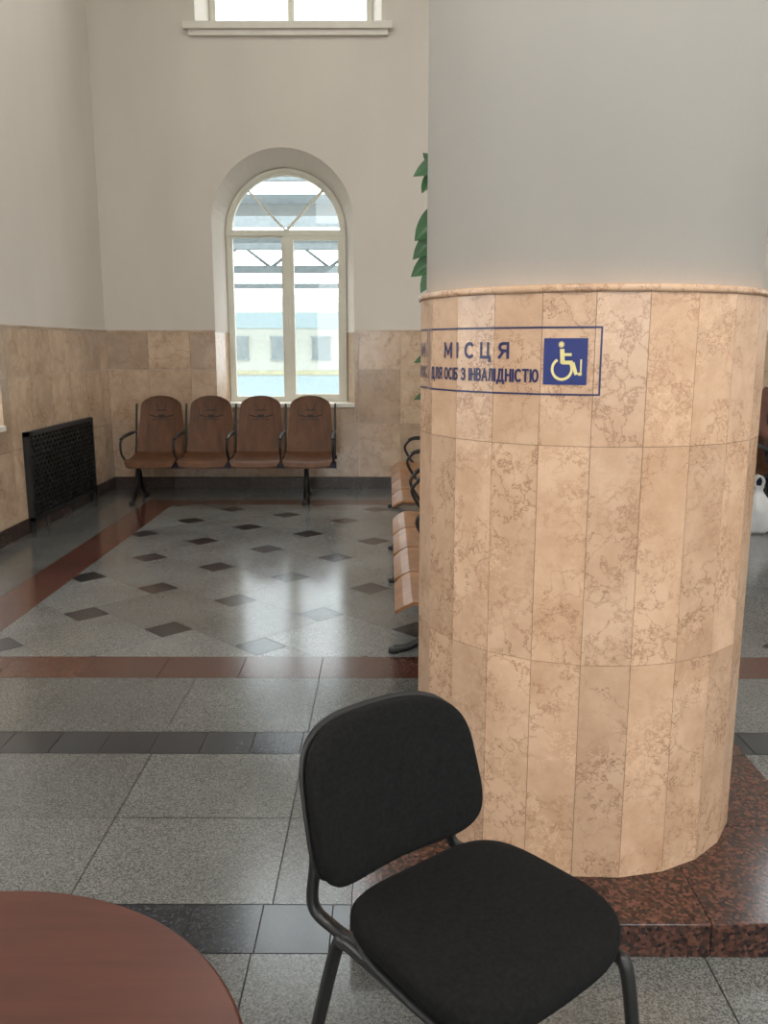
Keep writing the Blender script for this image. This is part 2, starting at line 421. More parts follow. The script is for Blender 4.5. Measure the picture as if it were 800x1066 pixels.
for P, ops in ((PB, ops_b), (PL, ops_l), (PR, ops_r), (PF, ops_f)):
    for o in ops: window(P, o)

# ------------------------------------------------------------------ floor
fm = MB()
fm.poly([(XL - .02, YF - .02, -.003), (XR + .02, YF - .02, -.003), (XR + .02, YB + .02, -.003), (XL - .02, YB + .02, -.003)], 'grout')
def clip(poly, x0, x1, y0, y1):
    def cl(P_, f, inter):
        out = []
        for i in range(len(P_)):
            a, b = P_[i - 1], P_[i]; fa, fb = f(a), f(b)
            if fa != fb: out.append(inter(a, b))
            if fb: out.append(b)
        return out
    def ix(x): return lambda a, b: (x, a[1] + (b[1] - a[1]) * (x - a[0]) / (b[0] - a[0]))
    def iy(y): return lambda a, b: (a[0] + (b[0] - a[0]) * (y - a[1]) / (b[1] - a[1]), y)
    for f, i in ((lambda p: p[0] >= x0, ix(x0)), (lambda p: p[0] <= x1, ix(x1)), (lambda p: p[1] >= y0, iy(y0)), (lambda p: p[1] <= y1, iy(y1))):
        poly = cl(poly, f, i)
        if len(poly) < 3: return None
    return poly
G = .0016
def ftile(poly, mat, reg):
    q = clip(poly, *reg)
    if q: fm.poly([(x, y, 0) for x, y in q], mat)
def grid(x0, x1, y0, y1, tw, th, ox, mat, oy=None):
    oy = y0 if oy is None else oy
    i0 = math.floor((x0 - ox) / tw)
    x = ox + i0 * tw
    while x < x1:
        y = oy + math.floor((y0 - oy) / th + 1e-6) * th
        while y < y1 - 1e-4:
            ftile([(x + G, y + G), (x + tw - G, y + G), (x + tw - G, y + th - G), (x + G, y + th - G)], mat, (x0, x1, y0, y1)); y += th
        x += tw
grid(XL, XR, YF, 1.795, .53, .53, -.32, 'gr_grey', oy=1.795)
grid(XL, XR, 1.795, 1.976, .177, .181, -.315, 'gr_dark')
grid(XL, XR, 1.976, 2.387, .53, .411, -.293, 'gr_grey')
grid(XL, XR, 2.387, 2.805, .53, .418, -.293, 'gr_grey')
grid(XL, XR, 2.805, 2.980, .177, .175, -.308, 'gr_dark')
grid(XL, XR, 2.980, 3.507, .53, .527, -.293, 'gr_grey')
grid(XL, XR, 3.507, 3.765, .35, .258, -.295, 'gr_red')
grid(XL, -2.20, 3.765, YB, .545, .53, XL, 'gr_grey')
grid(-2.20, -1.93, 3.765, 7.87, .27, .40, -2.20, 'gr_red')
grid(-1.93, XR, 7.62, 7.87, .35, .25, -.295, 'gr_red')
grid(-2.20, XR, 7.87, YB, .53, .345, -.293, 'gr_grey')
reg = (-1.93, XR, 3.765, 7.62)
a_, b_ = Vector((.5, -.25)), Vector((.25, .5)); O = Vector((-.603, 3.906))
e1 = Vector((1, 1)).normalized(); e2 = Vector((-1, 1)).normalized(); sb, ss = .53033, .17678
def sq(c, side):
    h = side / 2 - G; return [tuple(c + e1 * (i * h) + e2 * (j * h)) for i, j in ((-1, -1), (1, -1), (1, 1), (-1, 1))]
def overlap_ok(sg):
    off = (e1 * (sb + ss) / 2 * sg[0] + e2 * (sb - ss) / 2 * sg[1])
    for i in (-1, 0, 1):
        for j in (-1, 0, 1):
            d = off - (a_ * i + b_ * j)
            if abs(d.dot(e1)) < (sb + ss) / 2 - .01 and abs(d.dot(e2)) < (sb + ss) / 2 - .01: return False
    return True
sgn = (1, 1) if overlap_ok((1, 1)) else (1, -1)
OFF = e1 * (sb + ss) / 2 * sgn[0] + e2 * (sb - ss) / 2 * sgn[1]
for i in range(-18, 30):
    for j in range(-18, 30):
        c = O + a_ * i + b_ * j
        if -3 < c.x < 7.2 and 3 < c.y < 8.5:
            ftile(sq(c, ss), 'gr_dark', reg); ftile(sq(c + OFF, sb), 'gr_lite', reg)
fm.obj('floor', recalc=False)

# ------------------------------------------------------------------ column
CX, CY, R = .5416, 2.415, .454
col = empty('column', (CX, CY, 0))
NS = 24; PH = math.radians(5.0)
PT = .087
m = MB(); hp = .63
for i in range(3):
    for j in range(3):
        w = 2 * hp / 3; g = .0008
        m.box((-hp + i * w + g, -hp + j * w + g, .0), (-hp + (i + 1) * w - g, -hp + (j + 1) * w - g, PT), 'gr_plinth')
m.obj('plinth', col, bevel=.003)
m = MB(); rings = [PT, .647, 1.173, DADO - .012]
g = .0006
for z0, z1 in zip(rings, rings[1:]):
    for k in range(NS):
        a = PH + 2 * math.pi * k / NS; b = PH + 2 * math.pi * (k + 1) / NS; da = g / R
        vs = []
        for r in (R, R - .03):
            for ang, z in ((a + da, z0 + g), (b - da, z0 + g), (b - da, z1 - g), (a + da, z1 - g)):
                vs.append((r * math.cos(ang), r * math.sin(ang), z))
        m.add(vs, [(0, 1, 2, 3), (7, 6, 5, 4), (0, 4, 5, 1), (1, 5, 6, 2), (2, 6, 7, 3), (3, 7, 4, 0)], 'marble')
m.obj('marble_cladding', col)
m = MB(); m.lathe([(R - .004, PT), (R - .004, DADO - .014)], (0, 0, 0), 'core', 24)
cobj = m.obj('core', col); cobj.rotation_euler = (0, 0, PH)
m = MB(); RS = .436
m.lathe([(RS, DADO), (RS, ZC)], (0, 0, 0), 'plaster_col', 96); m.obj('plaster_shaft', col)
m = MB()
m.lathe([(R - .03, DADO - .0125), (R + .002, DADO - .012), (R + .004, DADO - .006), (R + .004, DADO + .0), (R + .001, DADO + .004), (RS + .005, DADO + .006), (RS - .01, DADO + .008)], (0, 0, 0), 'marble', 96)
m.obj('ring_moulding', col)

# sign wrapped on the column
ADIR = math.atan2(-CY, -CX)
def polyR(ang):
    s = 2 * math.pi / NS; t = (ang - PH) % s - s / 2
    return R * math.cos(s / 2) / math.cos(t)
def wrap(sx, z, off):
    ang = ADIR + sx / R
    r = polyR(ang) + off
    return (r * math.cos(ang), r * math.sin(ang), z)
deg = lambda d: math.radians(d) * R
sg_ = empty('accessibility_sign', (CX, CY, 0))
def wrap_rect(m, s0, s1, z0, z1, off, mat):
    n = max(1, int(abs(s1 - s0) / .006)); vs = []
    for i in range(n + 1):
        s = s0 + (s1 - s0) * i / n; vs += [wrap(s, z0, off), wrap(s, z1, off)]
    m.add(vs, [(2 * i, 2 * i + 2, 2 * i + 3, 2 * i + 1) for i in range(n)], mat, (.5, .5, .5))
m = MB()
def frame(s0, s1, z0, z1, w):
    wrap_rect(m, s0, s1, z0, z0 + w, .0012, 'navy'); wrap_rect(m, s0, s1, z1 - w, z1, .0012, 'navy')
    wrap_rect(m, s0, s0 + w, z0, z1, .0013, 'navy'); wrap_rect(m, s1 - w, s1, z0, z1, .0013, 'navy')
frame(deg(-61), deg(4.7), 1.289, 1.443, .0042)
frame(deg(-130), deg(-63), 1.289, 1.443, .0042)
m.obj('border', sg_, recalc=False)
# sans-serif stroke lettering (Cyrillic), cut from vinyl and wrapped on the slabs
def ell(cx, rx, a0=0, a1=360, n=22): return [(cx + rx * math.cos(math.radians(a0 + (a1 - a0) * i / n)), .5 + .5 * math.sin(math.radians(a0 + (a1 - a0) * i / n))) for i in range(n + 1)]
GL = {
 'М': (.82, [[(0, 0), (0, 1), (.41, .22), (.82, 1), (.82, 0)]]),
 'І': (.0, [[(0, 0), (0, 1)]]),
 'С': (.66, [ell(.38, .38, 48, 312)]),
 'Ц': (.74, [[(0, 1), (0, 0), (.74, 0), (.74, -.24)], [(.6, 0), (.6, 1)]]),
 'Я': (.60, [[(.6, 0), (.6, 1), (.25, 1), (.08, .93), (.0, .74), (.08, .55), (.25, .47), (.6, .47)], [(.32, .47), (0, 0)]]),
 'Д': (.80, [[(.14, 0), (.24, .5), (.27, 1), (.66, 1), (.66, 0)], [(0, -.22), (0, 0), (.8, 0), (.8, -.22)]]),
 'Л': (.60, [[(0, 0), (.10, .08), (.16, .5), (.18, 1), (.6, 1), (.6, 0)]]),
 'О': (.76, [ell(.38, .38)]),
 'Б': (.58, [[(.54, 1), (0, 1), (0, 0), (.35, 0), (.52, .08), (.58, .28), (.52, .48), (.35, .56), (0, .56)]]),
 'З': (.56, [[(0, .86), (.12, .97), (.28, 1), (.46, .93), (.52, .76), (.44, .6), (.2, .54)], [(.28, .54), (.48, .45), (.56, .27), (.47, .07), (.28, 0), (.12, .03), (0, .15)]]),
 'Н': (.60, [[(0, 0), (0, 1)], [(.6, 0), (.6, 1)], [(0, .52), (.6, .52)]]),
 'В': (.58, [[(.33, .54), (0, .54), (0, 1), (.35, 1), (.5, .92), (.53, .77), (.48, .61), (.33, .54), (.52, .45), (.58, .27), (.52, .08), (.35, 0), (0, 0), (0, .54)]]),
 'А': (.72, [[(0, 0), (.36, 1), (.72, 0)], [(.13, .31), (.59, .31)]]),
 'Т': (.64, [[(0, 1), (.64, 1)], [(.32, 1), (.32, 0)]]),
 'Ю': (.90, [[(0, 0), (0, 1)], [(0, .5), (.26, .5)], ell(.58, .32)]),
 'И': (.60, [[(0, 1), (0, 0), (.6, 1), (.6, 0)]]),
 'Р': (.56, [[(0, 0), (0, 1), (.33, 1), (.5, .92), (.56, .73), (.5, .53), (.33, .45), (0, .45)]]),
 'Х': (.62, [[(0, 0), (.62, 1)], [(0, 1), (.62, 0)]]),
 'Ь': (.58, [[(0, 1), (0, 0), (.35, 0), (.52, .08), (.58, .28), (.52, .48), (.35, .56), (0, .56)]]),
 'Е': (.54, [[(.54, 1), (0, 1), (0, 0), (.54, 0)], [(0, .53), (.5, .53)]]),
}
def text_on(m, body, s0, s1, z0, z1, tk=.17, gap=.34, mat='navy', off=.0014):
    tot = 0; adv = []
    for ch in body:
        if ch == ' ': adv.append((None, tot)); tot += .42; continue
        adv.append((ch, tot)); tot += GL[ch][0] + gap
    tot -= gap
    h = z1 - z0; t = tk * h; zz0 = z0 + t / 2; hh = h - t; sx = (s1 - s0 - t) / tot; lay = 0
    for ch, x in adv:
        if not ch: continue
        for st in GL[ch][1]:
            P2 = [Vector((s0 + t / 2 + (x + p[0]) * sx, zz0 + p[1] * hh)) for p in st]
            for i, (a, b) in enumerate(zip(P2, P2[1:])):
                d = (b - a); L = d.length; d.normalize(); s = Vector((-d.y, d.x)) * t / 2
                a2 = a - d * (t * .5 if i == 0 and L > t else t * .22); b2 = b + d * (t * .5 if i == len(P2) - 2 and L > t else t * .30)
                if L > t * 1.2: a2 = a - d * t * .45; b2 = b + d * t * .45
                n = max(1, int((b2 - a2).length / .006)); vs = []; lay = (lay + 1) % 7
                for k in range(n + 1):
                    q = a2 + (b2 - a2) * k / n
                    for pp in (q - s, q + s): vs.append(wrap(pp.x, pp.y, off + lay * .00006))
                m.add(vs, [(2 * k, 2 * k + 2, 2 * k + 3, 2 * k + 1) for k in range(n)], mat, (.5, .5, .5))
m = MB()
text_on(m, 'МІСЦЯ', deg(-49.7), deg(-22.4), 1.370, 1.409, gap=.75, tk=.18)
text_on(m, 'ДЛЯ ОСІБ З ІНВАЛІДНІСТЮ', deg(-58.0), deg(-12.9), 1.317, 1.348, tk=.17)
text_on(m, 'МАТЕРИ', deg(-105), deg(-66), 1.370, 1.409, gap=.5)
text_on(m, 'МАЛОМОБІЛЬНИХ', deg(-118), deg(-65), 1.317, 1.348)
m.obj('lettering', sg_, recalc=False)
m = MB()
i0, i1, iz0, iz1 = deg(-11.6), deg(.75), 1.313, 1.417
wrap_rect(m, i0, i1, iz0, iz1, .0016, 'blue')
m.obj('icon_panel', sg_, recalc=False)
m = MB()
def strip(pts, w, off=.0026, closed=False):
    P2 = [Vector(p) for p in pts]
    for a, b in zip(P2, P2[1:]):
        t = (b - a).normalized(); s = Vector((-t.y, t.x)) * w / 2; n = 4
        vs = []
        for i in range(n + 1):
            q = a + (b - a) * i / n
            for pp in (q - s, q + s):
                vs.append(wrap(i0 + pp.x * (i1 - i0), iz0 + pp.y * (iz1 - iz0), off))
        m.add(vs, [(2 * i, 2 * i + 2, 2 * i + 3, 2 * i + 1) for i in range(n)], 'yellow', (.5, .5, .5))
def arc(cx, cy, r, a0, a1, n=22): return [(cx + r * math.cos(math.radians(a0 + (a1 - a0) * i / n)), cy + r * math.sin(math.radians(a0 + (a1 - a0) * i / n))) for i in range(n + 1)]
strip(arc(.40, .865, .035, 0, 360), .07)
strip([(.42, .77), (.44, .46)], .10)
strip([(.40, .65), (.64, .65)], .06)
strip([(.42, .48), (.67, .48), (.76, .22)], .08)
strip(arc(.43, .34, .225, 120, 392), .06)
strip([(.80, .22), (.88, .26)], .06); strip([(.86, .2), (.86, .55)], .035)
m.obj('wheelchair_symbol', sg_, recalc=False)

# ------------------------------------------------------------------ benches
def bench(wmat, loc, rz, pitch=.47, ns=4, name='waiting_bench', arms=None, legx=None, armf=-.285):
    e = empty(name, loc, rz); W = pitch * ns
    def seat_prof(t):
        y = -.27 + .49 * t
        z = .395 - .03 * math.sin(math.pi * min(1, t * 1.0)) + .02 * t - .06 * (max(0, .18 - t) / .18) ** 1.6
        return y, z
    for k in range(ns):
        cx = -W / 2 + pitch * (k + .5); hw = pitch / 2 - .008
        m = MB()
        n = 14; mcols = 12; vs = []
        for s in (0, -.014):
            for i in range(n + 1):
                y, z = seat_prof(i / n)
                for j in range(mcols + 1):
                    u = -1 + 2 * j / mcols
                    w = hw * (1 - .12 * max(0, (.12 - i / n) / .12) ** 2)
                    vs.append((cx + u * w, y, z + .012 * u * u + s))
        A = (n + 1) * (mcols + 1); c = mcols + 1
        fs = []
        for i in range(n):
            for j in range(mcols):
                q = [i * c + j, i * c + j + 1, (i + 1) * c + j + 1, (i + 1) * c + j]; fs.append(q); fs.append([A + x for x in reversed(q)])
        bd = [j for j in range(c)] + [i * c + mcols for i in range(1, n + 1)] + [n * c + j for j in range(mcols - 1, -1, -1)] + [i * c for i in range(n - 1, 0, -1)]
        for x, y in zip(bd, bd[1:] + bd[:1]): fs.append([x, A + x, A + y, y])
        m.add(vs, fs, wmat, None, False)
        m.obj('seat_%d' % (k + 1), e)
        m = MB(); n = 20; vs = []
        z0, z1 = .405, .925
        def hwid(t):
            w = hw * (1 - .20 * t ** 1.2)
            if t > .84: w -= hw * .38 * ((t - .84) / .16) ** 2.4
            if t < .06: w -= .012
            return w
        def yy(t, u): return .215 + .115 * t + .02 * math.sin(math.pi * t) - .018 * u * u
        for s in (0, .014):
            for i in range(n + 1):
                t = i / n
                for j in range(c):
                    u = -1 + 2 * j / mcols
                    zz = z0 + (z1 - z0) * t + (.012 * (1 - u * u) if i == n else 0)
                    vs.append((cx + u * hwid(t), yy(t, u) + s, zz))
        A = (n + 1) * c; fs = []
        for i in range(n):
            for j in range(mcols):
                q = [i * c + j, i * c + j + 1, (i + 1) * c + j + 1, (i + 1) * c + j]; fs.append(q); fs.append([A + x for x in reversed(q)])
        bd = [j for j in range(c)] + [i * c + mcols for i in range(1, n + 1)] + [n * c + j for j in range(mcols - 1, -1, -1)] + [i * c for i in range(n - 1, 0, -1)]
        for x, y in zip(bd, bd[1:] + bd[:1]): fs.append([x, A + x, A + y, y])
        m.add(vs, fs, wmat, None, False)
        m.obj('back_%d' % (k + 1), e)
        m = MB()
        def pp(x, z):
            t = (z - z0) / (z1 - z0); return (cx + x, yy(t, min(1, abs(x) / hwid(t))) - .003, z)
        def line(x0, za, x1, zb, w):
            n_ = 8
            d = Vector((x1 - x0, zb - za)).normalized(); s = Vector((-d.y, d.x)) * w / 2
            vv = []
            for i in range(n_ + 1):
                x = x0 + (x1 - x0) * i / n_; z = za + (zb - za) * i / n_
                vv += [pp(x - s.x, z - s.y), pp(x + s.x, z + s.y)]
            m.add(vv, [(2 * i, 2 * i + 1, 2 * i + 3, 2 * i + 2) for i in range(n_)], 'logo')
        for s in (-1, 1): line(s * .035, .735, s * .11, .757, .012); line(s * .110, .83, s * .135, .58, .0035); line(s * .05, .86, s * .02, .80, .006)
        line(-.03, .745, .03, .745, .03); line(-.085, .715, .085, .715, .006); line(-.05, .80, .05, .80, .01)
        m.obj('emblem_%d' % (k + 1), e, recalc=False)
    m = MB()
    m.box((-W / 2 - .02, -.03, .29), (W / 2 + .02, .03, .35), 'bluemetal')
    m.box((-W / 2 - .02, .17, .35), (W / 2 + .02, .20, .385), 'bluemetal')
    m.obj('beam', e, bevel=.006)
    for k, x in enumerate(legx or (-W / 2 + pitch * .15, W / 2 - pitch * .55)):
        m = MB()
        m.tube([(x, -.27, .018), (x, -.20, .03), (x, -.10, .10), (x, -.02, .27), (x, 0, .32)], .02, 'black', 10, 5)
        m.tube([(x, .25, .018), (x, .19, .03), (x, .11, .10), (x, .03, .27), (x, 0, .32)], .02, 'black', 10, 5)
        for yf in (-.27, .25): m.lathe([(.028, 0), (.028, .02), (.02, .026)], (x, yf, 0), 'black', 14)
        m.obj('leg_%d' % (k + 1), e)
    for q, k in enumerate(arms or range(ns + 1)):
        x = -W / 2 + pitch * k
        m = MB(); f = armf
        m.tube([(x, .02, .33), (x, f * .4, .37), (x, f + .035, .44), (x, f, .52), (x, f + .035, .575), (x, f * .4, .595), (x, .10, .60), (x, .235, .61)], .011, 'black', 8, 6)
        m.tube([(x, f + .03, .583), (x, f * .4, .608), (x, .13, .613)], .016, 'plastic', 8, 5, .7)
        m.tube([(x, .18, .37), (x, .245, .5), (x, .30, .75), (x, .335, .86)], .01, 'black', 8, 4)
        m.obj('armrest_%d' % (q + 1), e)
    return e
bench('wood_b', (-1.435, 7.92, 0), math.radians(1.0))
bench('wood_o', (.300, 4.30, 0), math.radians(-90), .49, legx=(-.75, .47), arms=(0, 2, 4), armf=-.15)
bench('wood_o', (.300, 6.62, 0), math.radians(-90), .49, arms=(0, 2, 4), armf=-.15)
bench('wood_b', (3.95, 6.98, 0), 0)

# ------------------------------------------------------------------ radiator cover on left wall
e = empty('radiator_grille', (XL + .02, 0, 0))
m = MB(); y0, y1, z0, z1, D = 6.42, 7.86, .085, .765, .045
fw = .035
for a, b in (((0, y0, z0), (D, y0 + fw, z1)), ((0, y1 - fw, z0), (D, y1, z1)), ((0, y0, z1 - fw), (D, y1, z1)), ((0, y0, z0), (D, y1, z0 + fw))):
    m.box(a, b, 'grille')
for yb in (y0, y1 - fw): m.box((.012, yb, 0), (.04, yb + fw, z0), 'grille')
m.obj('frame', e)
m = MB(); st = .075
def dbar(ya, za, yb, zb):
    t = Vector((yb - ya, zb - za)).normalized(); s = Vector((-t.y, t.x)) * .011
    P = lambda u, z, d: (d, u, z)
    m.prism(P, [(ya - s.x, za - s.y), (yb - s.x, zb - s.y), (yb + s.x, zb + s.y), (ya + s.x, za + s.y)], D - .02, D - .006, 'grille')
hz = z1 - z0 - 2 * fw; a0 = y0 + fw; a1 = y1 - fw; yv = a0 - hz
while yv < a1:
    for sg2 in (1, -1):
        ya, yb = yv, yv + hz; za, zb = z0 + fw, z1 - fw
        pa, pb = max(ya, a0), min(yb, a1)
        if pb - pa > .01:
            f = lambda y: (za + (y - ya)) if sg2 > 0 else (zb - (y - ya))
            dbar(pa, f(pa), pb, f(pb))
    yv += st
m.obj('lattice', e)
m = MB()
m.box((.002, y0 + .01, z0 + .01), (.012, y1 - .01, z1 - .01), 'plastic')
m.obj('backing_panel', e)

# ------------------------------------------------------------------ office chair
def superell(n, p, w, d, taper=0.0):
    out = []
    for k in range(n):
        a = 2 * math.pi * k / n; c, s = math.cos(a), math.sin(a)
        x = math.copysign(abs(c) ** (2 / p), c); y = math.copysign(abs(s) ** (2 / p), s)
        out.append((x * w / 2 * (1 + taper * y), y * d / 2))
    return out
def cushion(m, w, d, th, fn, mat, p=3.4, taper=0.0, layers=None):
    ol = superell(72, p, w, d, taper); n = len(ol)
    layers = layers or [(0.0, -.5), (.6, -.5), (.94, -.5), (.99, -.3), (1, .0), (.99, .22), (.955, .40), (.88, .49), (.7, .54), (.4, .56), (0.0, .57)]
    vs = []
    for s, z in layers:
        for x, y in ol: vs.append(fn(x * max(s, .001), y * max(s, .001), z * th))
    fs = [[i * n + k, i * n + (k + 1) % n, (i + 1) * n + (k + 1) % n, (i + 1) * n + k] for i in range(len(layers) - 1) for k in range(n)]
    m.add(vs, fs, mat, None, True)
TH = math.radians(39)
ch = empty('office_chair', (.158, 1.318, 0), TH)
SZ = .432
m = MB(); cushion(m, .40, .375, .05, lambda x, y, z: (x, y - .005, SZ + z + .014 * (x / .22) ** 2 - .02 * max(0, -y / .2) ** 3), 'fabric', 3.9, -.04); m.obj('seat', ch)
m = MB(); cushion(m, .385, .36, .014, lambda x, y, z: (x, y - .005, SZ - .033 + z), 'plastic', 3.9, -.04); m.obj('seat_pan', ch)
BX, BF = -.032, -.016
def backfn(off):
    def f(x, y, z):
        t = (y + .14) / .28
        return (x + BX, .185 + .070 * t - .05 * (x / .2) ** 2 - z + off, .482 + .265 * t)
    return f
m = MB(); cushion(m, .378, .285, .04, backfn(0), 'fabric', 3.9, -.03); m.obj('backrest', ch)
m = MB(); cushion(m, .383, .29, .014, backfn(.024), 'plastic', 3.9, -.03); m.obj('backrest_shell', ch)
m = MB(); tr = .0125
for s in (-1, 1):
    x = s * .172
    m.tube([(x * 1.08, -.215, .008), (x * 1.04, -.20, .2), (x, -.18, .36), (x, -.155, .383), (x, -.11, .387), (x, .10, .387), (x, .155, .383), (x, .18, .36), (x * 1.04, .225, .2), (x * 1.10, .27, .008)], tr, 'black', 10, 6)
    m.tube([(x * .86, -.12, .383), (x * .90, .10, .383), (x * .98, .19, .39), (x * .98 + BF, .233, .42), (x * .93 + BF, .238, .50), (x * .80 + BF, .265, .60)], tr, 'black', 10, 6, .8)
    for yy_, k in ((-.215, 1.08), (.27, 1.10)): m.lathe([(.016, 0), (.016, .02), (.013, .025)], (x * k, yy_, 0), 'plastic', 12)
m.tube([(-.172, .12, .387), (.172, .12, .387)], tr, 'black', 10)
m.tube([(-.172, -.12, .387), (.172, -.12, .387)], tr, 'black', 10)
m.obj('leg_frame', ch)

# ------------------------------------------------------------------ table
tb = empty('round_table', (-.469, .645, 0))
m = MB(); TR = .345; tz = .72
m.lathe([(0.001, tz - .025), (TR - .004, tz - .025), (TR, tz - .021), (TR, tz - .004), (TR - .004, tz), (0.001, tz)], (0, 0, 0), 'table', 96, smooth=False); m.obj('tabletop', tb)
m = MB(); m.lathe([(.035, .04), (.03, .1), (.03, tz - .06), (.05, tz - .05), (.12, tz - .03), (.12, tz - .025)], (0, 0, 0), 'black', 24); m.obj('pedestal', tb)
m = MB()
for k in range(4):
    a = math.pi / 4 + k * math.pi / 2
    m.tube([(0, 0, .06), (.15 * math.cos(a), .15 * math.sin(a), .05), (.29 * math.cos(a), .29 * math.sin(a), .018)], [.026, .022, .016], 'black', 10)
m.obj('base_feet', tb)

# ------------------------------------------------------------------ plant
px, py = .98, 5.5
pl = empty('potted_rubber_plant', (px, py, 0))
m = MB(); m.lathe([(.14, 0), (.15, .01), (.19, .34), (.205, .35), (.205, .40), (.185, .40), (.18, .36), (.001, .36)], (0, 0, 0), 'pot', 32); m.obj('pot', pl)
m = MB(); m.lathe([(.001, .355), (.178, .362), (.001, .375)], (0, 0, 0), 'soil', 24); m.obj('soil', pl)
m = MB(); m.tube([(0, 0, .34), (-.02, .01, .9), (.02, -.01, 1.5), (-.03, 0, 2.1), (-.04, 0, 2.62)], .016, 'stem', 8, 5)
m.tube([(.03, .02, .34), (.08, .03, 1.0), (.10, .02, 1.7), (.12, .02, 2.2)], .012, 'stem', 8, 5)
m.obj('stems', pl)
lm = MB()
def leaf(base, tip, width, up=Vector((0, 0, 1)), droop=.12, stem_from=None):
    base, tip = Vector(base), Vector(tip); t = (tip - base); L = t.length; t.normalize()
    sd = t.cross(up).normalized(); nn = sd.cross(t).normalized()
    n, c = 12, 6; vs = []
    for i in range(n + 1):
        f = i / n; w = width / 2 * (math.sin(math.pi * f ** .75) ** .75 if 0 < f < 1 else 0.0) * (1 if f < .85 else (1 - (f - .85) * 2))
        for j in range(c + 1):
            u = -1 + 2 * j / c
            p = base + t * L * f + sd * u * w + nn * (abs(u) * w * .35 - droop * L * f * f * 1.0)
            vs.append(p)
    fs = [[i * (c + 1) + j, i * (c + 1) + j + 1, (i + 1) * (c + 1) + j + 1, (i + 1) * (c + 1) + j] for i in range(n) for j in range(c)]
    lm.add(vs, fs, 'leaf', None, True)
    if stem_from is not None: lm.tube([stem_from, (Vector(stem_from) + base) / 2 + Vector((0, 0, .04)), base], .005, 'stem', 6, 4)
V = Vector
cam_n = V((0, -1, .35))
leaf((-.56, .0, 2.53), (-.83, -.05, 2.40), .13, cam_n, .05, (-.03, 0, 2.35))
leaf((-.66, .05, 2.46), (-.78, -.08, 2.30), .10, V((0, -.6, 1)), .05, (-.03, 0, 2.2))
leaf((-.68, .0, 2.44), (-.77, .0, 2.54), .07, cam_n, .05, (-.03, 0, 2.4))
leaf((-.60, .0, 2.22), (-.82, -.02, 2.03), .17, cam_n, .04, (-.02, 0, 1.95))
leaf((-.62, .02, 2.12), (-.83, -.02, 1.92), .13, cam_n, .04, (-.02, 0, 1.9))
leaf((-.60, .03, 1.98), (-.84, .0, 1.82), .14, cam_n, .04, (0, 0, 1.7))
leaf((-.66, .02, 1.92), (-.78, -.02, 1.72), .10, cam_n, .04, (0, 0, 1.66))
leaf((-.45, .02, 1.45), (-.82, .0, 1.30), .12, cam_n, .05, (0, 0, 1.3))
leaf((-.46, .0, 1.22), (-.82, -.02, 1.07), .11, cam_n, .05, (0, 0, 1.1))
for k in range(26):
    z = 1.0 + 1.6 * k / 26; a = k * 2.4
    if math.cos(a) < -.45: a += math.pi
    r0 = .10 + .1 * random.random(); L = .24 + .1 * random.random()
    b0 = V((r0 * math.cos(a), r0 * math.sin(a), z + .06)); b1 = b0 + V((L * math.cos(a), L * math.sin(a), .04 - .14 * random.random()))
    leaf(b0, b1, .15, V((0, 0, 1)), .3, (0, 0, z))
lm.obj('foliage', pl, recalc=False)

# ------------------------------------------------------------------ seated person
def skin(verts, edges, radii, level=2):
    me = bpy.data.meshes.new('s'); me.from_pydata(verts, edges, []); ob = bpy.data.objects.new('s', me); scene.collection.objects.link(ob)
    md = ob.modifiers.new('k', 'SKIN'); md.use_smooth_shade = True
    for i, r in enumerate(radii):
        r = (r, r) if not isinstance(r, tuple) else r
        me.skin_vertices[0].data[i].radius = r
        me.skin_vertices[0].data[i].use_root = (i == 0)
    sb_ = ob.modifiers.new('u', 'SUBSURF'); sb_.levels = level; sb_.render_levels = level
    dg = bpy.context.evaluated_depsgraph_get(); out = bpy.data.meshes.new_from_object(ob.evaluated_get(dg))
    vs = [v.co.copy() for v in out.vertices]; fs = [list(p.vertices) for p in out.polygons]
    bpy.data.objects.remove(ob); return vs, fs
pe = empty('seated_person', (3.245, 6.98, 0))
vb = [(0, .06, .52), (0, .09, .66), (0, .10, .84), (0, .08, 1.00), (0, .06, 1.10), (0, .025, 1.19), (0, .015, 1.25)]
rb = [(.155, .12), (.15, .11), (.16, .115), (.16, .10), (.07, .065), (.054, .056), (.05, .052)]
eb = [(0, 1), (1, 2), (2, 3), (3, 4), (4, 5), (5, 6)]
for s in (-1, 1):
    o = len(vb)
    vb += [(s * .17, .07, 1.03), (s * .225, .05, .92), (s * .25, .02, .78), (s * .21, -.12, .68), (s * .165, -.22, .635)]
    rb += [.066, .060, .052, .045, .034]; eb += [(3, o), (o, o + 1), (o + 1, o + 2), (o + 2, o + 3), (o + 3, o + 4)]
    o = len(vb)
    vb += [(s * .10, -.02, .50), (s * .13, -.22, .495), (s * .145, -.40, .48), (s * .15, -.41, .28), (s * .15, -.40, .10)]
    rb += [.096, .085, .064, .058, .046]; eb += [(0, o), (o, o + 1), (o + 1, o + 2), (o + 2, o + 3), (o + 3, o + 4)]
vs, fs = skin(vb, eb, rb)
m = MB(); m.v = [tuple(v) for v in vs]
for k in ('skin', 'jacket', 'trousers', 'shoe'): m.mi(k)
for f in fs:
    c = sum((vs[i] for i in f), Vector()) / len(f)
    k = 'trousers'
    if c.z > .60 or (c.z > .5 and c.y > .05): k = 'jacket'
    if c.z > 1.125 and abs(c.x) < .1: k = 'skin'
    m.f.append(f); m.m.append(m.mi(k)); m.t.append((.5, .5, .5)); m.sm.append(True)
m.obj('body', pe)
m = MB()
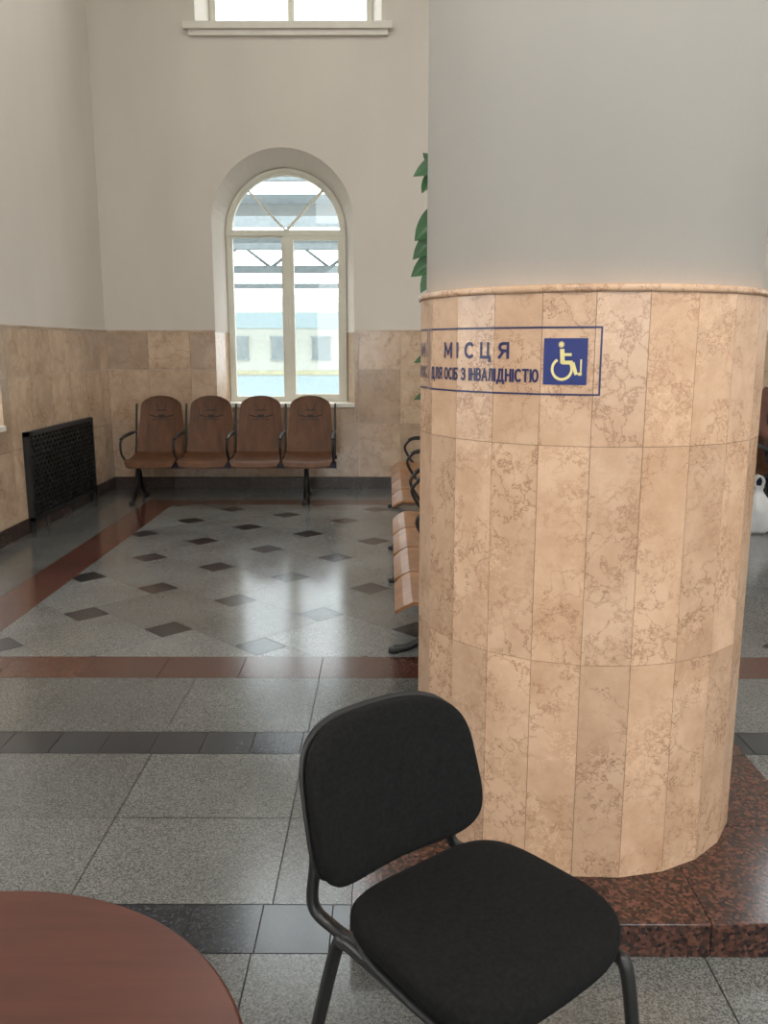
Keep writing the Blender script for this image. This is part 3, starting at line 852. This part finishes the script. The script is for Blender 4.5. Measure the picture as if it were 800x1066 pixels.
for s in (-1, 1):
    v2, f2 = skin([(s * .15, -.37, .055), (s * .152, -.45, .05), (s * .157, -.55, .04), (s * .15, -.40, .11)], [(0, 1), (1, 2), (0, 3)], [(.045, .05), (.045, .042), (.04, .032), .043])
    v2 = [Vector((v.x, v.y, max(v.z, .002))) for v in v2]
    m.add(v2, f2, 'shoe', None, True)
m.obj('shoes', pe)
m = MB()
for s in (-1, 1):
    W = Vector((s * .165, -.22, .635)); d = Vector((-s * .12, -1, -.25)).normalized(); sd = Vector((s, 0, 0)) - d * Vector((s, 0, 0)).dot(d); sd.normalize()
    v2, f2 = skin([W, W + d * .045, W + d * .085], [(0, 1), (1, 2)], [(.028, .022), (.038, .016), (.038, .015)]); m.add(v2, f2, 'skin', None, True)
    for i, (o, L) in enumerate(((-.028, .075), (-.010, .085), (.009, .078), (.027, .062))):
        b0 = W + d * .075 + sd * o; dn = Vector((0, 0, -1))
        p = [b0, b0 + d * (L * .45), b0 + d * (L * .75) + dn * .012, b0 + d * (L * .92) + dn * .03]
        v2, f2 = skin(p, [(0, 1), (1, 2), (2, 3)], [.0095, .009, .008, .0065]); m.add(v2, f2, 'skin', None, True)
    b0 = W + d * .03 - sd * .02
    p = [b0, b0 - sd * .025 + d * .03, b0 - sd * .035 + d * .06 + Vector((0, 0, -.008))]
    v2, f2 = skin(p, [(0, 1), (1, 2)], [.013, .011, .008]); m.add(v2, f2, 'skin', None, True)
m.obj('hands', pe)
m = MB(); hc = Vector((0, -.005, 1.30)); n1, n2 = 28, 20; vs = []
for i in range(n2 + 1):
    ph = math.pi * i / n2
    for j in range(n1):
        th = 2 * math.pi * j / n1
        x, y, z = math.sin(ph) * math.cos(th), math.sin(ph) * math.sin(th), math.cos(ph)
        X, Y, Z = x * .075, y * .095, z * .118
        if z < 0: X *= 1 + .28 * z; Y = Y * (1 + .10 * z) - .01 * -z
        fr = max(0, -y)
        if fr > .6:
            if abs(x) < .22 and -.35 < z < .08: Y -= .022 * (1 - abs(x) / .22) * (1 - abs(z + .2) / .3 if abs(z + .2) < .3 else 0)
            if abs(abs(x) - .38) < .2 and abs(z - .06) < .14: Y += .008
            if abs(x) < .3 and abs(z + .85) < .2: Y -= .006
        vs.append(hc + Vector((X, Y, Z)))
fs = [[i * n1 + j, i * n1 + (j + 1) % n1, (i + 1) * n1 + (j + 1) % n1, (i + 1) * n1 + j] for i in range(n2) for j in range(n1)]
m.add(vs, fs, 'skin', None, True)
hv = []
for v in vs:
    d = v - hc; hv.append(hc + d * 1.07 + Vector((0, .004, .004)))
hf = []
for f in fs:
    c = sum((vs[i] for i in f), Vector()) / 4 - hc
    if c.z > .062 or (c.y > .0 and c.z > -.045) or (c.y > .03 and c.z > -.075): hf.append(f)
m.add(hv, hf, 'hair', None, True)
def ball(c, r, mat):
    o = []
    for i in range(9):
        ph = math.pi * i / 8
        for j in range(12):
            th = 2 * math.pi * j / 12; o.append(Vector(c) + Vector((r[0] * math.sin(ph) * math.cos(th), r[1] * math.sin(ph) * math.sin(th), r[2] * math.cos(ph))))
    m.add(o, [[i * 12 + j, i * 12 + (j + 1) % 12, (i + 1) * 12 + (j + 1) % 12, (i + 1) * 12 + j] for i in range(8) for j in range(12)], mat, None, True)
for s in (-1, 1):
    ball(hc + Vector((s * .029, -.079, .008)), (.012, .010, .008), 'eye'); ball(hc + Vector((s * .029, -.087, .008)), (.005, .004, .005), 'hair')
    ball(hc + Vector((s * .029, -.086, .025)), (.016, .006, .003), 'hair'); ball(hc + Vector((s * .076, .005, -.005)), (.010, .018, .030), 'skin')
ball(hc + Vector((0, -.086, -.062)), (.022, .008, .006), 'lip')
m.obj('head', pe)
m = MB(); bc = empty('plastic_bag', (2.80, 6.45, 0)); n = 28; vs = []
prof = [(0.001, 0), (.07, .002), (.10, .03), (.115, .10), (.11, .18), (.09, .25), (.05, .30), (.03, .33), (.04, .36)]
for r, z in prof:
    for k in range(n):
        a = 2 * math.pi * k / n; rr = r * (1 + .10 * math.sin(5 * a + z * 20) + .05 * math.sin(11 * a - z * 31)); vs.append((rr * math.cos(a), rr * .75 * math.sin(a), z))
m.add(vs, [[i * n + k, i * n + (k + 1) % n, (i + 1) * n + (k + 1) % n, (i + 1) * n + k] for i in range(len(prof) - 1) for k in range(n)], 'bag', None, True)
for s in (-1, 1): m.tube([(.02, s * .01, .34), (.035, s * .015, .40), (0, s * .02, .44), (-.035, s * .015, .40), (-.02, s * .01, .34)], .006, 'bag', 6, 5)
m.obj('bag_body', bc)

# ------------------------------------------------------------------ added fill lights in invented pendants, strongest behind the camera
for k, (lx, ly, en) in enumerate(((-.9, 6.0, 25), (2.0, 6.0, 10), (-.9, -1.5, 115), (2.4, -1.5, 150), (4.6, 2.3, 25))):
    e = empty('added_fill_light' if k == 0 else 'added_fill_light.%03d' % k, (lx, ly, 0))
    m = MB(); m.lathe([(.03, 6.99), (.02, 6.0), (.1, 5.95), (.30, 5.85), (.32, 5.80)], (0, 0, 0), 'black', 28); m.obj('fill_shade', e)
    m = MB(); m.lathe([(.30, 5.805), (.29, 5.76), (.15, 5.72), (.001, 5.71)], (0, 0, 0), 'fillglow', 28); m.obj('fill_diffuser', e)
    ld = bpy.data.lights.new('fill', 'AREA'); ld.shape = 'DISK'; ld.size = .6; ld.energy = en; ld.color = (1, .92, .81)
    lo = bpy.data.objects.new('fill_area', ld); lo.location = (0, 0, 5.69); lo.parent = e; scene.collection.objects.link(lo)

# ------------------------------------------------------------------ outside
m = MB(); m.box((-40, YB + .5, -.35), (40, 25.5, -.1), 'asphalt'); m.box((-60, 25.5, -1.4), (60, 60, -1.2), 'asphalt')
m.box((-40, -40, -.35), (XL - .5, YB + .5, -.1), 'asphalt'); m.box((XR + .5, -40, -.35), (40, YB + .5, -.1), 'asphalt'); m.box((XL - .5, -40, -.35), (XR + .5, YF - .5, -.1), 'asphalt')
m.obj('ground')
tr = empty('train_carriage', (0, 28, 0)); m = MB()
X0, X1 = -16, 12
def tp(u, z, d): return (d, u, z)
sec = [(0, -.75), (0, 2.45), (.15, 2.75), (.5, 2.95), (1.4, 3.05), (2.3, 2.95), (2.65, 2.75), (2.8, 2.45), (2.8, -.75)]
m.prism(tp, sec, X0, X1, 'tr_white'); m.obj('body', tr)
m = MB()
m.box((X0, -.02, 1.95), (X1, -.003, 2.42), 'tr_blue'); m.box((X0, -.02, -.5), (X1, -.003, .45), 'tr_blue'); m.box((X0, -.03, .5), (X1, -.021, .62), 'tr_yel')
m.obj('stripes', tr)
m = MB(); x = X0 + .6
while x < X1 - 1:
    m.box((x, -.05, 1.0), (x + .55, -.021, 1.65), 'tr_win'); m.box((x - .05, -.04, .95), (x + .6, -.0, 1.0), 'steel'); m.box((x - .05, -.04, 1.65), (x + .6, -.0, 1.70), 'steel'); x += 1.3
m.obj('carriage_windows', tr)
m = MB()
for cx_ in (-13, -10.5, 6.5, 9):
    m.tube([(cx_, .2, -.78), (cx_, .35, -.78)], .42, 'black', 24)
    m.tube([(cx_, 2.4, -.78), (cx_, 2.55, -.78)], .42, 'black', 24)
m.obj('wheels', tr)
cp = empty('platform_canopy', (0, 0, 0)); m = MB()
for y, z, h in ((13, 4.75, .22), (15, 4.7, .18), (17.2, 4.65, .18), (19.5, 4.6, .2), (22, 4.5, .25), (24.5, 4.35, .3)):
    m.box((-20, y, z - h), (20, y + .15, z), 'steel')
m.box((-20, 24.4, 3.35), (20, 24.6, 3.55), 'steel'); m.box((-20, 24.4, 2.95), (20, 24.6, 3.08), 'steel'); m.box((-20, 18, 3.3), (20, 18.15, 3.42), 'steel')
for k in range(-12, 13):
    m.tube([(k * 1.6, 24.5, 3.5), (k * 1.6 + .8, 24.5, 4.1), (k * 1.6 + 1.6, 24.5, 3.5)], .05, 'steel', 6)
m.obj('beams', cp)
m = MB()
for y0_, y1_ in ((13.4, 15.6), (17.6, 19.2), (22.2, 24.2)): m.box((-20, y0_, 4.8), (20, y1_, 4.84), 'roofsheet')
m.obj('roof_panels', cp)
m = MB()
for x in (-14.5, -8.6, -2.9, 3.2, 9):
    m.box((x, 24.4, -.1), (x + .22, 24.62, 4.1), 'steel')
    if x != -2.9: m.box((x, 14, -.1), (x + .16, 14.16, 4.5), 'steel')
m.obj('posts', cp)

# ------------------------------------------------------------------ world
w = bpy.data.worlds.new('World'); scene.world = w; w.use_nodes = True
bg = w.node_tree.nodes['Background']; bg.inputs[0].default_value = (.92, .965, 1.0, 1); bg.inputs[1].default_value = 6.6

# ------------------------------------------------------------------ camera
cd = bpy.data.cameras.new('Camera'); cam = bpy.data.objects.new('Camera', cd); scene.collection.objects.link(cam)
cd.sensor_fit = 'VERTICAL'; cd.sensor_height = 36; cd.lens = 36 * 900 / 1066; cd.clip_start = .02; cd.clip_end = 300
cam.location = (0, 0, H); cam.rotation_euler = (math.radians(90 - 10.88), 0, math.radians(.25))
scene.camera = cam
